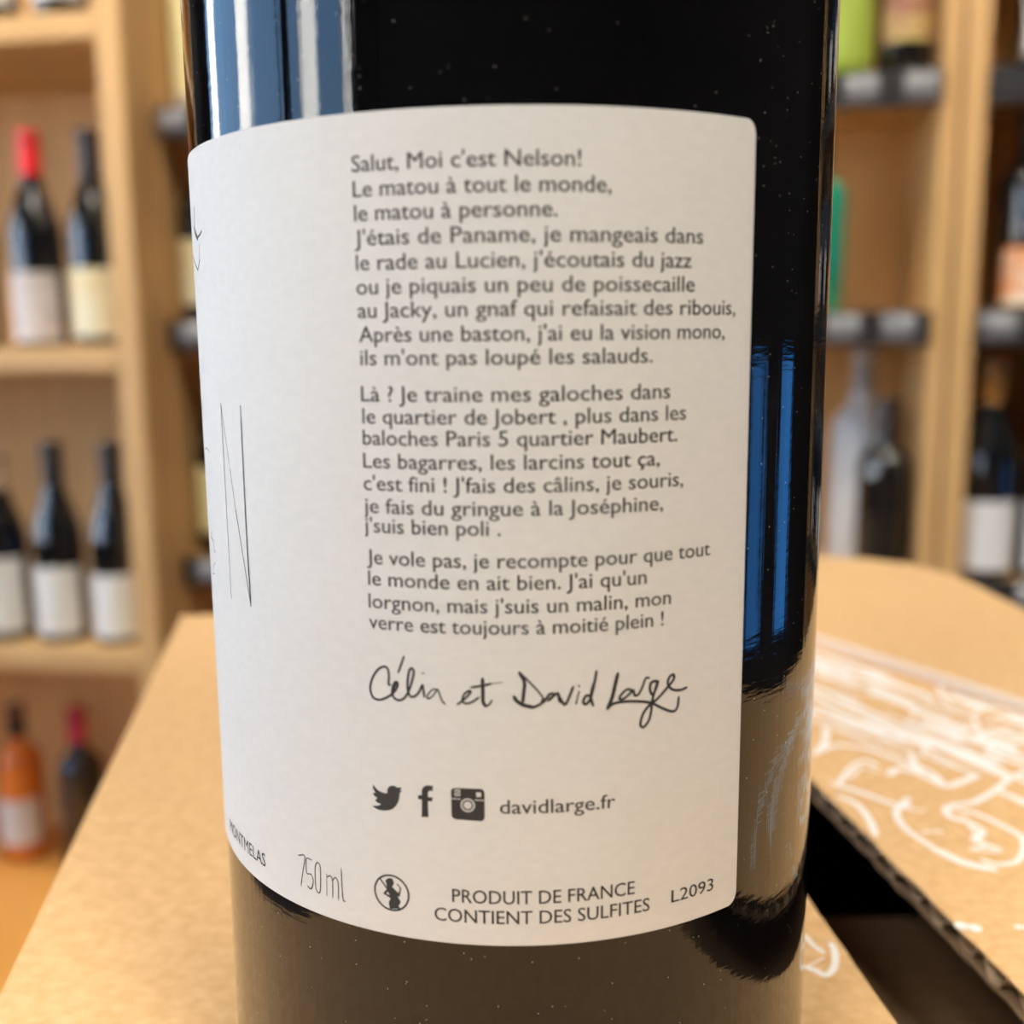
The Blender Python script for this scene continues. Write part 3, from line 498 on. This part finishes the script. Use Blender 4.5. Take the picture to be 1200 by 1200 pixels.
P2 = [('Là ? Je traine mes galoches dans', -14.49, 14.88, -6.15), ('le quartier de Jobert , plus dans les', -14.43, 16.64, -8.20), ('baloches Paris 5 quartier Maubert.', -14.46, 15.69, -10.18),
      ('Les bagarres, les larcins tout ça,', -14.49, 13.85, -12.34), ('c\'est fini ! J\'fais des câlins, je souris,', -14.52, 16.44, -14.45), ('je fais du gringue à la Joséphine,', -14.55, 14.28, -16.60), ('j\'suis bien poli .', -14.58, -1.34, -18.45)]
P3 = [('Je vole pas, je recompte pour que tout', -14.44, 19.80, -21.50), ('le monde en ait bien. J\'ai qu\'un', -14.37, 12.63, -23.57), ('lorgnon, mais j\'suis un malin, mon', -14.40, 15.28, -25.80), ('verre est toujours à moitié plein !', -14.43, 14.51, -27.84)]
for P in (P1, P2, P3): place_text(P, 'printed_text', 2.06, .0, M['ink2'])
place_text([('davidlarge.fr', -1.70, 9.58, -45.62)], 'web_address', 2.05, .0, M['ink2'])
place_text([('PRODUIT DE FRANCE', -6.53, 11.72, -55.02), ('CONTIENT DES SULFITES', -8.36, 13.37, -57.12), ], 'printed_text', 2.02, .0)
place_text([('L2093', 15.89, 21.19, -56.86)], 'lot_number', 1.95, .0)
place_text([('MONTMELAS', -41.9, -30.9, -57.2)], 'printed_text', 2.2, .0)
def strokes(name, data, m=None, k=1.0):
    V, F = [], []
    for i, (hw, pts) in enumerate(data):
        a = len(V); ribbon(V, F, pts, hw*k, i*.0004, True, 7)
    return flat_to_label(name, [(x, y, dz*1e-3*.3) for x, y, dz in V], F, m)
strokes('signature', SIGNATURE, None, 2.1); strokes('volume_mark', VOLUME_MARK, None, 1.7)
strokes('front_lettering', FRONT_LETTERING[:4], None, 3.2); strokes('front_lettering', [(w, [(s+1.3, h) for s, h in p]) for w, p in FRONT_LETTERING[4:]], None, 4)
strokes('cat_drawing', [(w, [(s+.8, h) for s, h in p]) for w, p in CAT_DRAWING], M['ink2'], 3.5)
def poly_part(name, pts, holes=(), m=None, lift=0):
    bm = bmesh.new()
    def loop(P):
        vs = [bm.verts.new((x, y, 0)) for x, y in P]; return [bm.edges.new((vs[i], vs[(i+1) % len(vs)])) for i in range(len(vs))]
    e = loop(pts)
    for h_ in holes: e += loop(h_)
    bmesh.ops.triangle_fill(bm, use_beauty=True, edges=e)
    for f in bm.faces:
        if f.normal.z < 0: f.normal_flip()
    bm.verts.index_update(); V = [(v.co.x, v.co.y, lift) for v in bm.verts]; F = [tuple(v.index for v in f.verts) for f in bm.faces]; bm.free()
    return flat_to_label(name, V, F, m)
def circ(cx, cy, r, n=40): return [(cx+r*cos(2*pi*i/n), cy+r*sin(2*pi*i/n)) for i in range(n)]
poly_part('bird_icon', [tuple(p) for p in (Vector(q) for q in smooth_line(BIRD+[BIRD[0]], 2)[:-1])])
poly_part('letter_icon', LETTER_F)
poly_part('camera_icon', CAMERA, [circ(-4.82, -44.86, .70), [(-3.98,-43.50),(-3.50,-43.50),(-3.50,-43.97),(-3.98,-43.97)], [(-6.10,-43.30),(-5.55,-43.26),(-5.55,-43.99),(-6.10,-43.97)]])
V, F = [], []
ribbon(V, F, circ(-4.82, -44.86, .47)+[(-4.35, -44.86)], .075, 0, False, 2)
for x in (-5.98, -5.83, -5.68): ribbon(V, F, [(x, -43.35), (x, -43.95)], .035, 0, False)
flat_to_label('lens_ring', [(x, y, 0) for x, y, z in V], F, M['ink2'])
V, F = [], []
for a, c in (((-6.42, -44.24), (-5.55, -44.26)), ((-4.10, -44.28), (-3.22, -44.30))): ribbon(V, F, [a, c], .045, 0, False)
flat_to_label('camera_band', [(x, y, .00002) for x, y, z in V], F, M['paper'])
poly_part('pregnancy_icon', WOMAN, [HOLE])
poly_part('icon_ring', circ(-12.90, -54.91, 1.96, 56), [circ(-12.90, -54.91, 1.76, 56)])
V, F = [], []; ribbon(V, F, [(-14.2, -53.5), (-13.3, -54.6), (-12.6, -55.4)], .085, 0, False); flat_to_label('icon_slash', [(x, y, .00001) for x, y, z in V], F)

# ---------------- lamps, things beyond ----------------
WH = ['behind the camera, window side', 'behind the camera, right side', 'straight above the carton', 'above the left shelf unit', 'above the right shelf unit']
for i, (x, y, p) in enumerate(PANELS):
    t = tag(empty('ceiling_panel_lamp', (x, y, 2.70)), 'square white ceiling panel lamp '+WH[i], 'lamp', 'ceiling panel lamps')
    MB().box(-.31, .31, -.31, .31, .02, .05).box(-.31, -.285, -.31, .31, 0, .02).box(.285, .31, -.31, .31, 0, .02).box(-.285, .285, -.31, -.285, 0, .02).box(-.285, .285, .285, .31, 0, .02).build('frame', LB['white'], t)
for i, (x, y) in enumerate(SPOTS):
    t = tag(empty('ceiling_spot', (x, y, 2.62)), 'small round ceiling spot lamp, '+['nearest the left windows', 'second from the left windows', 'third from the left windows', 'third from the right wall', 'second from the right wall', 'nearest the right wall'][i], 'lamp', 'round ceiling spots')
    smooth_angle(MB().lathe([(.045, .004), (.045, .10), (.03, .13)], 24).build('housing', M['frame'], t), 40)
# outside the left windows: sunlit white piers added to streak the bottle's reflection, street
g = struct(MB().box(-40, X0-.15, -30, 30, -.20, -.10).build('ground', M['ceil']))
for i, (y0, y1) in enumerate([(-6.8, -6.1), (-3.9, -2.8), (.95, 1.95), (4.5, 5.1)]):
    t = tag(empty('reflection_pier', (-9, (y0+y1)/2, -.10)), 'tall white pier added outside for the bottle reflection, '+['farthest behind the camera', 'second from behind the camera', 'wide one beside the carton', 'farthest ahead'][i], 'pier', 'added reflection piers outside')
    h = (y1-y0)/2; MB().box(-.3, .3, -h, h, 0, 7).build('shaft', M['pier_white'], t); MB().box(-.36, .36, -h-.06, h+.06, 7, 7.2).build('cap', M['pier_white'], t)
for y0, y1, lb in ((.05, .40, 'narrow blue glowing panel added for the bottle reflection, nearer one'), (.82, 1.18, 'narrow blue glowing panel added for the bottle reflection, farther one')):
    t = tag(empty('blue_reflection_panel', (X1-.03, (y0+y1)/2, .55)), lb, 'added glow panel', 'added blue reflection panels')  # panel added only for the blue streaks on the bottle's right side
    h = (y1-y0)/2; MB().box(0, .029, -h-.01, h+.01, -.01, .69).build('case', M['frame'], t); MB().box(-.004, -.0005, -h, h, 0, .68).build('glow_face', M['blue'], t)
